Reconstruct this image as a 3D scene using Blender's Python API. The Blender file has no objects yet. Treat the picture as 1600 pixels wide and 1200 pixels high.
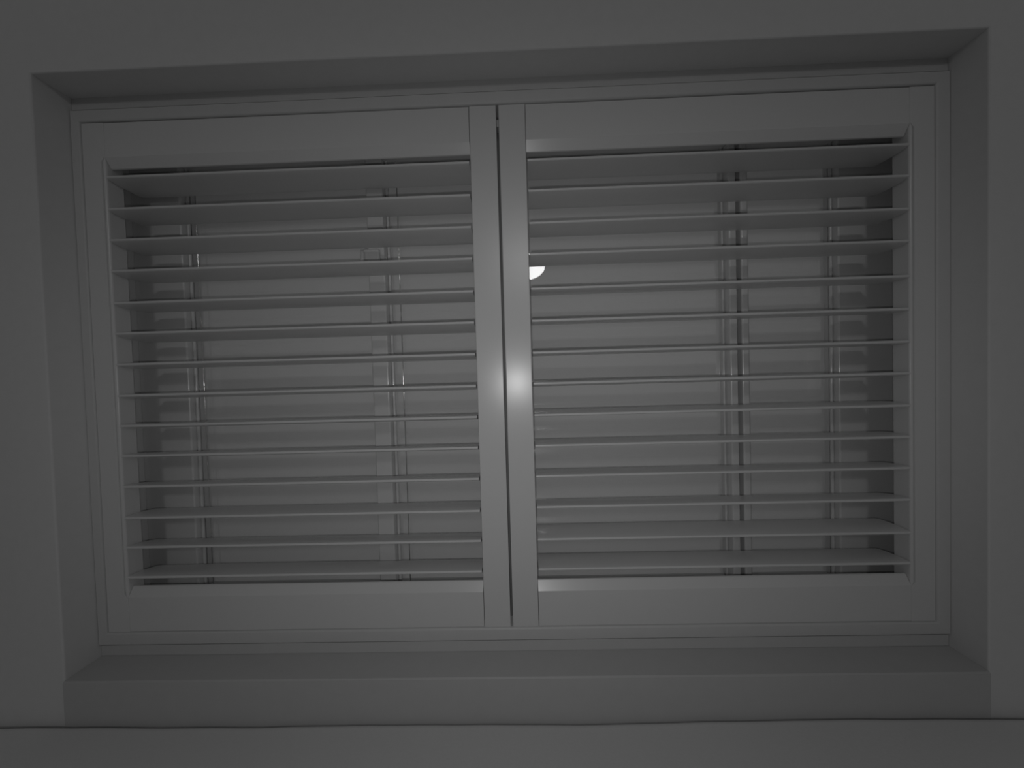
import bpy, bmesh, math, random
from mathutils import Vector, Matrix, noise

random.seed(7)
S = bpy.context.scene
C = S.collection

# ------------------------------------------------------------------ camera, world, lights, exposure
CZ = 1.10                    # lens height above the floor (m)
DIST = 0.62                  # lens to the shutter faces, which lie in the plane Y = 0
YAW, PITCH, ROLL = -0.02212392, -0.02316431, -0.02855564
cam = bpy.data.cameras.new('camera')
cam.sensor_fit = 'HORIZONTAL'; cam.sensor_width = 36.0
cam.lens = 36.0 * 580.0 / 1600.0
cam.clip_start = 0.01; cam.clip_end = 50
co = bpy.data.objects.new('camera', cam); C.objects.link(co); S.camera = co
fw = Vector((math.sin(YAW) * math.cos(PITCH), math.cos(YAW) * math.cos(PITCH), math.sin(PITCH)))
rt = Vector((math.cos(YAW), -math.sin(YAW), 0)); up = rt.cross(fw)
r2 = rt * math.cos(ROLL) + up * math.sin(ROLL); u2 = up * math.cos(ROLL) - rt * math.sin(ROLL)
mw = Matrix((r2, u2, -fw)).transposed().to_4x4(); mw.translation = Vector((0, -DIST, CZ))
co.matrix_world = mw

w = bpy.data.worlds.new('night_room'); S.world = w; w.use_nodes = True
bg = w.node_tree.nodes['Background']
bg.inputs[0].default_value = (1, 1, 1, 1); bg.inputs[1].default_value = 0.056   # even, dim room light

# the night-vision illuminator beside the lens
L = bpy.data.lights.new('night_illuminator', 'SPOT')
L.energy = 2.55; L.spot_size = math.radians(108); L.spot_blend = 1.0; L.shadow_soft_size = 0.006
lo = bpy.data.objects.new('night_illuminator', L); C.objects.link(lo)
lo.location = (-0.011, -DIST, CZ - 0.024); lo.rotation_euler = (math.radians(87.5), 0, math.radians(1.5)); lo.scale = (1.5, 1.0, 1.0)   # wide beam, tipped a little down

# added backlight outside the window, brightening the drawn blind from behind
Y = bpy.data.lights.new('added_backlight', 'POINT'); Y.energy = 4.6; Y.shadow_soft_size = 0.08
yo = bpy.data.objects.new('added_backlight', Y); C.objects.link(yo); yo.location = (0.18, 1.15, CZ + 0.26)

vs = S.view_settings
vs.view_transform = 'Standard'; vs.look = 'None'; vs.gamma = 1.0; vs.use_curve_mapping = False
vs.exposure = 0.0

# ------------------------------------------------------------------ materials
def paint(name, col, rough=0.4, spec=0.5, bump=0.05, scale=90.0, stretch=(1, 1, 1), var=0.03, coat=0.0):
    m = bpy.data.materials.new(name); m.use_nodes = True
    nt = m.node_tree; b = nt.nodes['Principled BSDF']
    tc = nt.nodes.new('ShaderNodeTexCoord'); mp = nt.nodes.new('ShaderNodeMapping')
    mp.inputs['Scale'].default_value = stretch
    n = nt.nodes.new('ShaderNodeTexNoise'); n.inputs['Scale'].default_value = scale; n.inputs['Detail'].default_value = 4
    nt.links.new(tc.outputs['Object'], mp.inputs[0]); nt.links.new(mp.outputs[0], n.inputs['Vector'])
    r = nt.nodes.new('ShaderNodeMapRange')
    r.inputs['To Min'].default_value = col * (1 - var); r.inputs['To Max'].default_value = col * (1 + var)
    nt.links.new(n.outputs['Fac'], r.inputs['Value'])
    nt.links.new(r.outputs[0], b.inputs['Base Color'])
    b.inputs['Roughness'].default_value = rough; b.inputs['Specular IOR Level'].default_value = spec
    b.inputs['Coat Weight'].default_value = coat; b.inputs['Coat Roughness'].default_value = 0.08
    bp = nt.nodes.new('ShaderNodeBump'); bp.inputs['Strength'].default_value = bump; bp.inputs['Distance'].default_value = 0.001
    nt.links.new(n.outputs['Fac'], bp.inputs['Height']); nt.links.new(bp.outputs[0], b.inputs['Normal'])
    return m

M_WALL = paint('wall_plaster', 0.74, 0.85, 0.2, 0.15, 60)
M_SHUT = paint('satin_shutter_paint', 0.69, 0.26, 0.5, 0.02, 40, (1, 1, 1), 0.015)
M_FRAME = paint('satin_frame_paint', 0.62, 0.45, 0.4, 0.02, 40)
M_WIN = paint('glossy_window_frame', 0.66, 0.22, 0.5, 0.0, 30, var=0.02, coat=0.4)
M_STRIP = paint('polished_glazing_strip', 0.75, 0.12, 1.0, 0.0, 30, var=0.01)
M_STRIP.node_tree.nodes['Principled BSDF'].inputs['Metallic'].default_value = 0.9
M_GASK_GAP = paint('rubber_and_gap_shade', 0.22, 0.6, 0.3)
M_BLIND = paint('pale_blind_fabric', 0.80, 0.9, 0.1, 0.2, 400, (1, 1, 1), 0.02)
def let_light_through(m, amount):
    nt = m.node_tree; o = next(n for n in nt.nodes if n.type == 'OUTPUT_MATERIAL'); b = nt.nodes['Principled BSDF']
    t = nt.nodes.new('ShaderNodeBsdfTranslucent'); t.inputs[0].default_value = (0.8, 0.8, 0.8, 1)
    mx = nt.nodes.new('ShaderNodeMixShader'); mx.inputs[0].default_value = amount
    nt.links.new(b.outputs[0], mx.inputs[1]); nt.links.new(t.outputs[0], mx.inputs[2]); nt.links.new(mx.outputs[0], o.inputs[0])
let_light_through(M_BLIND, 0.18)
M_PAD = paint('pale_upholstery', 0.82, 0.9, 0.1, 0.3, 300)
M_FLOOR = paint('floor_carpet', 0.45, 0.95, 0.1, 0.3, 200)
M_SILL = paint('sill_board_paint', 0.57, 0.5, 0.3, 0.03, 50)
M_METAL = paint('brushed_metal', 0.5, 0.3, 0.8, 0.05, 100)

def glass_mat():
    m = bpy.data.materials.new('coated_window_glass'); m.use_nodes = True
    nt = m.node_tree; nt.nodes.clear()
    o = nt.nodes.new('ShaderNodeOutputMaterial'); mx = nt.nodes.new('ShaderNodeMixShader')
    t = nt.nodes.new('ShaderNodeBsdfTransparent'); g = nt.nodes.new('ShaderNodeBsdfGlossy')
    t.inputs[0].default_value = (0.99, 0.99, 0.99, 1); g.inputs['Roughness'].default_value = 0.0
    # Schlick reflectance, the same from either side of the pane
    lw = nt.nodes.new('ShaderNodeLayerWeight'); lw.inputs['Blend'].default_value = 0.5
    pw = nt.nodes.new('ShaderNodeMath'); pw.operation = 'POWER'; pw.inputs[1].default_value = 5.0
    fr = nt.nodes.new('ShaderNodeMapRange'); fr.inputs['To Min'].default_value = 0.045; fr.inputs['To Max'].default_value = 1.0
    nt.links.new(lw.outputs['Facing'], pw.inputs[0]); nt.links.new(pw.outputs[0], fr.inputs['Value'])
    nt.links.new(fr.outputs[0], mx.inputs[0]); nt.links.new(t.outputs[0], mx.inputs[1]); nt.links.new(g.outputs[0], mx.inputs[2])
    nt.links.new(mx.outputs[0], o.inputs[0])
    return m
M_GLASS = glass_mat()

def lamp_mat(strength):
    m = bpy.data.materials.new('lit_opal_globe'); m.use_nodes = True
    b = m.node_tree.nodes['Principled BSDF']
    b.inputs['Base Color'].default_value = (0.9, 0.9, 0.9, 1)
    b.inputs['Emission Color'].default_value = (1, 1, 1, 1); b.inputs['Emission Strength'].default_value = strength
    return m
M_GLOBE = lamp_mat(12.0)

# ------------------------------------------------------------------ helpers
def link(name, bm, mat, parent=None, smooth=None):
    me = bpy.data.meshes.new(name)
    bmesh.ops.recalc_face_normals(bm, faces=bm.faces)
    bm.to_mesh(me); bm.free(); me.materials.append(mat)
    if smooth is not None:
        me.polygons.foreach_set('use_smooth', [True] * len(me.polygons))
        me.set_sharp_from_angle(angle=math.radians(smooth))
    o = bpy.data.objects.new(name, me); C.objects.link(o); o.parent = parent
    if smooth is not None:
        wn = o.modifiers.new('flat_faces', 'WEIGHTED_NORMAL'); wn.keep_sharp = True
    return o

def empty(name, loc, label=None, cat=None, group=None, kind=None):
    o = bpy.data.objects.new(name, None); C.objects.link(o); o.location = loc; o.empty_display_size = 0.05
    return tag(o, label, cat, group, kind)

def tag(o, label=None, cat=None, group=None, kind=None):
    for k, v in (('label', label), ('category', cat), ('group', group), ('kind', kind)):
        if v: o[k] = v
    return o

def add_box(bm, x0, x1, y0, y1, z0, z1, bev=0.0):
    b2 = bmesh.new(); bmesh.ops.create_cube(b2, size=1)
    for v in b2.verts:
        v.co = Vector(((x0 + x1) / 2 + v.co.x * (x1 - x0), (y0 + y1) / 2 + v.co.y * (y1 - y0), (z0 + z1) / 2 + v.co.z * (z1 - z0)))
    if bev: bmesh.ops.bevel(b2, geom=list(b2.edges), offset=bev, segments=3, profile=0.5, affect='EDGES')
    me = bpy.data.meshes.new('t'); b2.to_mesh(me); b2.free(); bm.from_mesh(me); bpy.data.meshes.remove(me)
    return bm

def box(name, x0, x1, y0, y1, z0, z1, mat, parent=None, bev=0.0):
    return link(name, add_box(bmesh.new(), x0, x1, y0, y1, z0, z1, bev), mat, parent, 35 if bev else None)

def prism(ends):
    """solid between two (or more) closed outlines with the same number of points"""
    bm = bmesh.new(); rings = [[bm.verts.new(p) for p in r] for r in ends]
    n = len(rings[0])
    for a, b in zip(rings, rings[1:]):
        for i in range(n):
            bm.faces.new((a[i], a[(i + 1) % n], b[(i + 1) % n], b[i]))
    bm.faces.new(rings[0]); bm.faces.new(rings[-1])
    return bm

def lathe(pts, seg=40):
    bm = bmesh.new(); rings = []
    for r, z in pts:
        rings.append([bm.verts.new((max(r, 1e-5) * math.cos(2 * math.pi * i / seg), max(r, 1e-5) * math.sin(2 * math.pi * i / seg), z)) for i in range(seg)])
    for a, b in zip(rings, rings[1:]):
        for i in range(seg): bm.faces.new((a[i], a[(i + 1) % seg], b[(i + 1) % seg], b[i]))
    bm.faces.new(rings[0]); bm.faces.new(rings[-1])
    return bm

def arc(cx, cy, r, a0, a1, n=6):
    return [(cx + r * math.cos(math.radians(a0 + (a1 - a0) * i / n)), cy + r * math.sin(math.radians(a0 + (a1 - a0) * i / n))) for i in range(n + 1)]

# ------------------------------------------------------------------ the setting
RX0, RX1, RZ0, RZ1 = -0.746, 0.701, -0.471, 0.489       # recess in the wall (relative to the lens height)
WY0, WY1 = -0.05, 0.25
def wall():
    bm = bmesh.new()
    X0, X1, Z0, Z1 = -2.2, 2.2, 0.0, 2.6
    a = [(X0, Z0), (X1, Z0), (X1, Z1), (X0, Z1)]; h = [(RX0, CZ + RZ0), (RX1, CZ + RZ0), (RX1, CZ + RZ1), (RX0, CZ + RZ1)]
    vo = {}
    for y in (WY0, WY1):
        vo[y] = ([bm.verts.new((x, y, z)) for x, z in a], [bm.verts.new((x, y, z)) for x, z in h])
        for i in range(4):
            j = (i + 1) % 4; bm.faces.new((vo[y][0][i], vo[y][0][j], vo[y][1][j], vo[y][1][i]))
    for k in (0, 1):
        for i in range(4):
            j = (i + 1) % 4; bm.faces.new((vo[WY0][k][i], vo[WY0][k][j], vo[WY1][k][j], vo[WY1][k][i]))
    # soften the plaster arris round the recess
    ed = [e for e in bm.edges if all(abs(v.co.y - WY0) < 1e-6 and v in vo[WY0][1] for v in e.verts)]
    bmesh.ops.bevel(bm, geom=ed, offset=0.003, segments=3, profile=0.5, affect='EDGES')
    return tag(link('wall_front', bm, M_WALL, None, 40), kind='structure')
wall()
tag(box('floor', -2.2, 2.2, -3.0, WY0, -0.05, 0.0, M_FLOOR), kind='structure')

def sill():
    bm = bmesh.new()
    pr = [(0.004, RZ0 + 0.0005), (WY0 - 0.001, RZ0 + 0.0005), (WY0 - 0.003, RZ0 - 0.0015), (WY0 - 0.003, -0.60), (WY0 + 0.001, -0.60), (WY0 + 0.001, RZ0 - 0.003), (0.004, RZ0 - 0.003)]
    bm = prism([[(RX0 + 0.0005, y, CZ + z) for y, z in pr], [(RX1 - 0.0005, y, CZ + z) for y, z in pr]])
    tag(link('trim_2', bm, M_SILL, None, 30), kind='structure')
sill()

# ------------------------------------------------------------------ window behind the shutters
FY, GY, BY = 0.092, 0.112, 0.134
win = empty('window_1', (0, 0, CZ), kind='structure')
def wbar(name, x0, x1, z0, z1, y0=FY, y1=FY + 0.036, bev=0.003, mat=None):
    return box(name, x0, x1, y0, y1, z0, z1, mat or M_WIN, win, bev)
wbar('jamb', RX0, -0.6478, RZ0, RZ1)
wbar('jamb', 0.6005, RX1, RZ0, RZ1)
wbar('head', -0.6478, 0.6005, 0.4216, RZ1)
wbar('bottom_rail', -0.6478, 0.6005, RZ0, -0.4085)
wbar('mullion', -0.2839, -0.2520, -0.4085, 0.4216, FY - 0.004)
wbar('meeting_stile', 0.3969, 0.4115, -0.4085, 0.4216, FY - 0.004)
wbar('meeting_stile', 0.4192, 0.4328, -0.4085, 0.4216, FY - 0.004)
wbar('gasket', 0.4108, 0.4197, -0.4085, 0.4216, FY + 0.014, FY + 0.034, 0.001, M_GASK_GAP)
# slim rounded glazing beads beside the glass
def bead(x, z0, z1, r=0.0028):
    bm = bmesh.new()
    ra = [(x + a, GY - 0.006 + b, z0) for a, b in arc(0, 0, r, 0, 330, 11)]
    return link('glazing_bead', prism([ra, [(p[0], p[1], z1) for p in ra]]), M_WIN if r > 0.0011 else M_STRIP, win, 60)
for x, rb in ((-0.6450, .0028), (-0.6296, .0010), (-0.2867, .0025), (-0.2492, .0028), (-0.2295, .0010), (0.3939, .0020), (0.4356, .0020), (0.5977, .0028)):
    bead(x, -0.4085, 0.4216, rb)
for x0, x1 in ((-0.6478, -0.2839), (-0.2520, 0.3969), (0.4328, 0.6005)):
    box('pane', x0, x1, GY, GY + 0.004, -0.4085, 0.4216, M_GLASS, win)
# small latch on the mullion
lt = box('latch', -0.2895, -0.2586, FY - 0.014, FY - 0.004, 0.2173, 0.2455, M_WIN, win, 0.003)
box('latch_lever', -0.2914, -0.2848, FY - 0.022, FY - 0.012, 0.2136, 0.2398, M_WIN, lt, 0.002)

# pale roller blind drawn down close behind the panes
def blind():
    root = empty('roller_blind', (-0.0225, BY, CZ + RZ0 + 0.003), 'pale roller blind drawn fully down behind the window panes', 'blind')
    bm = bmesh.new(); NX, NZ = 40, 12; W = 1.440; H = 0.900
    v = [[bm.verts.new((-W / 2 + W * i / NX, 0.0015 * math.sin(i * 0.5) * (j / NZ), 0.012 + H * j / NZ)) for j in range(NZ + 1)] for i in range(NX + 1)]
    for i in range(NX):
        for j in range(NZ): bm.faces.new((v[i][j], v[i + 1][j], v[i + 1][j + 1], v[i][j + 1]))
    link('fabric', bm, M_BLIND, root, 60)
    tube = [(0, 0.018 + a, 0.928 + b) for a, b in arc(0, 0, 0.02, 0, 345, 23)]
    link('roller', prism([[(-W / 2, p[1], p[2]) for p in tube], [(W / 2, p[1], p[2]) for p in tube]]), M_BLIND, root, 40)
    box('bottom_bar', -W / 2, W / 2, -0.004, 0.008, 0.0, 0.014, M_WIN, root, 0.002)
blind()

# ------------------------------------------------------------------ shutter frame in the recess
fr = empty('trim_1', (0, 0, CZ + RZ0), kind='structure')
OX0, OX1, OZ0, OZ1 = -0.7455, 0.7005, -0.449, 0.467
IX0, IX1, IZ0, IZ1 = -0.7290, 0.6780, -0.4270, 0.4463
FYF = -0.001                                              # frame face
def frame_piece(name, pa, pb, qa, qb):
    """pa,pb: outer corners, qa,qb: inner corners (x,z); rounded inner lip"""
    def ring(o, i):
        o = Vector((o[0], o[1] - RZ0)); i = Vector((i[0], i[1] - RZ0))
        def at(t, y): p = o.lerp(i, t); return (p.x, y, p.y)
        return [at(0, 0.045), at(0, FYF + .0015), at(0.06, FYF), at(0.80, FYF), at(0.93, FYF + 0.001), at(1.0, FYF + 0.004), at(1.0, 0.045)]
    return link(name, prism([ring(pa, qa), ring(pb, qb)]), M_FRAME, fr, 50)
TL, TR, BR, BL = (OX0, OZ1), (OX1, OZ1), (OX1, OZ0), (OX0, OZ0)
tl, tr, br, bl = (IX0, IZ1), (IX1, IZ1), (IX1, IZ0), (IX0, IZ0)
frame_piece('frame_top', TL, TR, tl, tr); frame_piece('frame_bottom', BL, BR, bl, br)
frame_piece('frame_side', TL, BL, tl, bl); frame_piece('frame_side', TR, BR, tr, br)
box('packing_strip', OX0, OX1, 0.003, 0.045, OZ1 - RZ0 + 0.0025, RZ1 - RZ0, M_SILL, fr)
box('packing_strip', OX0, OX1, 0.003, 0.045, 0.001, OZ0 - RZ0 - 0.003, M_SILL, fr)

# ------------------------------------------------------------------ shutter panels
PZ0, PZ1 = -0.4262, 0.4443         # panel bottom and top
TH = 0.028
LA, LB, LYC = 0.0317, 0.0043, 0.030   # louver half depth, half thickness, axis behind the faces
def louver_mesh(length):
    # lens-shaped blade: round 4.6 mm noses, a gentle belly between them
    rn = 0.0023; nose = arc(-LA + rn, 0, rn, 96, 264, 8)
    def belly(s):
        return [(-LA + 2 * LA * t, s * (rn + (LB - rn) * math.sin(math.pi * t) ** 0.8)) for t in (0.16, 0.28, 0.42, 0.58, 0.72, 0.84)]
    pr = nose + belly(-1) + [(-x, -z) for x, z in nose] + belly(1)[::-1]
    bm = prism([[(-length / 2, a, b) for a, b in pr], [(length / 2, a, b) for a, b in pr]])
    bmesh.ops.recalc_face_normals(bm, faces=bm.faces)
    me = bpy.data.meshes.new('louver'); bm.to_mesh(me); bm.free(); me.materials.append(M_SHUT)
    me.polygons.foreach_set('use_smooth', [True] * len(me.polygons)); me.set_sharp_from_angle(angle=math.radians(50))
    return me

def panel(label, px0, px1, s0, s1, outer, zs, tilts):
    """px0..px1 panel edges, s0/s1 inner edges of the left/right stile; outer: 'L' or 'R' is the hinged stile"""
    root = empty('window_shutter', ((px0 + px1) / 2, 0, CZ + PZ0), label, 'shutter', 'pair of louvered shutter panels')
    ox, oz = (px0 + px1) / 2, PZ0
    top_edge, bot_edge = 0.3866, -0.366        # where the rail faces end and their beads begin
    def stile(a, b, plain, inner_at_b):
        r = 0.0015
        if plain:
            pr = [(a, TH)] + [(x, y) for x, y in arc(a + r, r, r, 180, 270, 4)] + arc(b - r, r, r, 270, 360, 4) + [(b, TH)]
            pr = [(x - ox, y) for x, y in pr]
            link('stile', prism([[(x, y, 0) for x, y in pr], [(x, y, PZ1 - oz) for x, y in pr]]), M_SHUT, root, 45)
        else:      # hinged stile, with a bead worked along its louver edge
            def prof(bd):
                # u runs from the hinge edge (0) to the louver edge (1)
                wdt = b - a
                e = 0.0075 if bd else 0.0004
                pts = [(0, TH), (0, 0.001), (0.001, 0)]
                if bd:
                    pts += [(wdt - 0.0075, 0), (wdt - 0.0068, 0.0012)] + [(wdt - 0.0036 + 0.0034 * math.cos(math.radians(q)), 0.0040 - 0.0034 * math.sin(math.radians(q))) for q in (170, 135, 100, 65, 30, 0)]
                else:
                    pts += [(wdt - 0.0014, 0), (wdt - 0.0010, 0.0)] + [(wdt - 0.0008 + 0.0008 * math.cos(math.radians(q)), 0.0008 - 0.0008 * math.sin(math.radians(q))) for q in (90, 75, 60, 45, 30, 0)]
                pts += [(wdt, TH)]
                return [((a + u if inner_at_b else b - u) - ox, y) for u, y in pts]
            st = [(PZ0, 0), (bot_edge - 0.001, 0), (bot_edge + 0.006, 1), (top_edge - 0.006, 1), (top_edge + 0.001, 0), (PZ1, 0)]
            link('stile', prism([[(x, y, z - oz) for x, y in prof(k)] for z, k in st]), M_SHUT, root, 45)
    stile(px0, s0, outer != 'L', True)
    stile(s1, px1, outer != 'R', False)
    gap = 0.0006
    def rail(top):
        s = 1 if top else -1
        ze = top_edge if top else bot_edge; zo = PZ1 if top else PZ0
        pr = [(TH, zo), (0.001, zo), (0, zo - s * 0.001), (0, ze)]
        # sloped bead leading back to the louver opening
        pr += [(0.0043, ze - s * 0.0072), (0.0086, ze - s * 0.0144), (0.0097, ze - s * 0.0152), (0.0112, ze - s * 0.0154)]
        pr += [(TH, ze - s * 0.0045)]
        link('rail', prism([[(s0 + gap - ox, y, z - oz) for y, z in pr], [(s1 - gap - ox, y, z - oz) for y, z in pr]]), M_SHUT, root, 20)
    rail(True); rail(False)
    ln = (s1 - s0) - 0.004
    me = louver_mesh(ln)
    for z, t in zip(zs, tilts):
        o = bpy.data.objects.new('louver', me); C.objects.link(o); o.parent = root
        yf = LYC - LA
        zf = z * (DIST + yf) / DIST                       # height of the front edge
        a = math.radians(t)                               # back edge lower for a positive tilt
        o.location = ((s0 + s1) / 2 - ox, LYC, zf - LA * math.sin(a) - oz)
        o.rotation_euler = (-a, 0, 0)
    return root, ox, oz

zl = [0.3548, 0.3012, 0.2490, 0.1968, 0.1425, 0.0908, 0.0376, -0.0158, -0.0680, -0.1200, -0.1730, -0.2276, -0.2790, -0.3315]
zr = [0.3543, 0.3045, 0.2515, 0.2000, 0.1430, 0.0898, 0.0369, -0.0150, -0.0680, -0.1196, -0.1710, -0.2235, -0.2786, -0.3295]
tlt = [4, 2, 5, 4, 4, 8, 4, 5, 6, 8, 10, 6, 13, 10]
trt = [0, 2, 0, 1, -3, -3, 0, 3, -1, 2, 6, 9, 1, 5]
pl, ox, oz = panel('left pale louvered shutter panel with slats slightly tipped open', -0.728, -0.0275, -0.6895, -0.0720, 'L', zl, tlt)
pr_, ox2, oz2 = panel('right pale louvered shutter panel with bright glare on its meeting stile', -0.0235, 0.6770, 0.0203, 0.6375, 'R', zr, trt)
# rebate strip closing the panel gap, coloured dark to stand for its shade, and a catch
box('rebate_strip', -0.0300 - ox2, -0.0225 - ox2, 0.0285, 0.036, 0.0, PZ1 - PZ0, M_GASK_GAP, pr_)
box('catch', -0.0272 - ox2, -0.0238 - ox2, 0.004, 0.020, 0.412 - oz2, 0.424 - oz2, M_METAL, pr_, 0.0008)

# ------------------------------------------------------------------ padded backrest below the window
def backrest():
    root = empty('padded_backrest', (0, -0.14, 0), 'long pale padded backrest with a soft wavy top edge below the window', 'backrest')
    bm = bmesh.new(); NX = 120; prof = []
    yb, yf, H = WY0 - 0.005 + 0.14, -0.24 + 0.14, CZ - 0.536
    r = 0.012
    prof = [(yb, 0.0), (yb, H * 0.5), (yb, H - r)] + [(yb - r + r * math.cos(math.radians(q)), H - r + r * math.sin(math.radians(q))) for q in (15, 30, 45, 60, 75, 90)]
    prof += [(yb - 0.05, H + 0.003), (yb - 0.09, H + 0.004), (yf + 0.05, H)] + [(yf + 0.05 + 0.05 * math.cos(math.radians(q)), H - 0.05 + 0.05 * math.sin(math.radians(q))) for q in (105, 125, 145, 165, 180)] + [(yf, H * 0.5), (yf, 0.0)]
    rings = []
    for i in range(NX + 1):
        x = -1.5 + 3.0 * i / NX
        ring = []
        for y, z in prof:
            k = max(0.0, (z - H * 0.6) / (H * 0.4))
            dz = k * (0.005 * noise.noise(Vector((x * 2.1, y * 3, 1.7))) + 0.0018 * noise.noise(Vector((x * 11, y * 9, 5.1))))
            ring.append((x, y, z + dz))
        rings.append(ring)
    link('cover', prism(rings), M_PAD, root, 60)
    return root
backrest()

# ------------------------------------------------------------------ globe floor lamp in the room, mirrored in the glass
def globe_lamp():
    yl = -2.6; path = (DIST + GY) + (GY - yl)
    x, z = 0.0224 * path, 0.2886 * path + CZ          # found from where the glass mirrors it
    R, RZ = 30.5 / 580.0 * path, 18.5 / 580.0 * path
    root = empty('floor_lamp', (x, yl, 0), 'lit round white globe lamp on a stand, mirrored in the window glass', 'lamp')
    link('base', lathe([(0.0, 0.0), (0.15, 0.0), (0.15, 0.012), (0.14, 0.02), (0.02, 0.03), (0.0, 0.03)]), M_METAL, root, 40)
    link('pole', lathe([(0.011, 0.028), (0.011, z - RZ + 0.005), (0.035, z - RZ + 0.006), (0.035, z - RZ + 0.02)], 24), M_METAL, root, 40)
    bm = bmesh.new(); bmesh.ops.create_uvsphere(bm, u_segments=48, v_segments=24, radius=R)
    for v in bm.verts: v.co = Vector((v.co.x, v.co.y, v.co.z * RZ / R + z))
    link('globe', bm, M_GLOBE, root, 80)
globe_lamp()
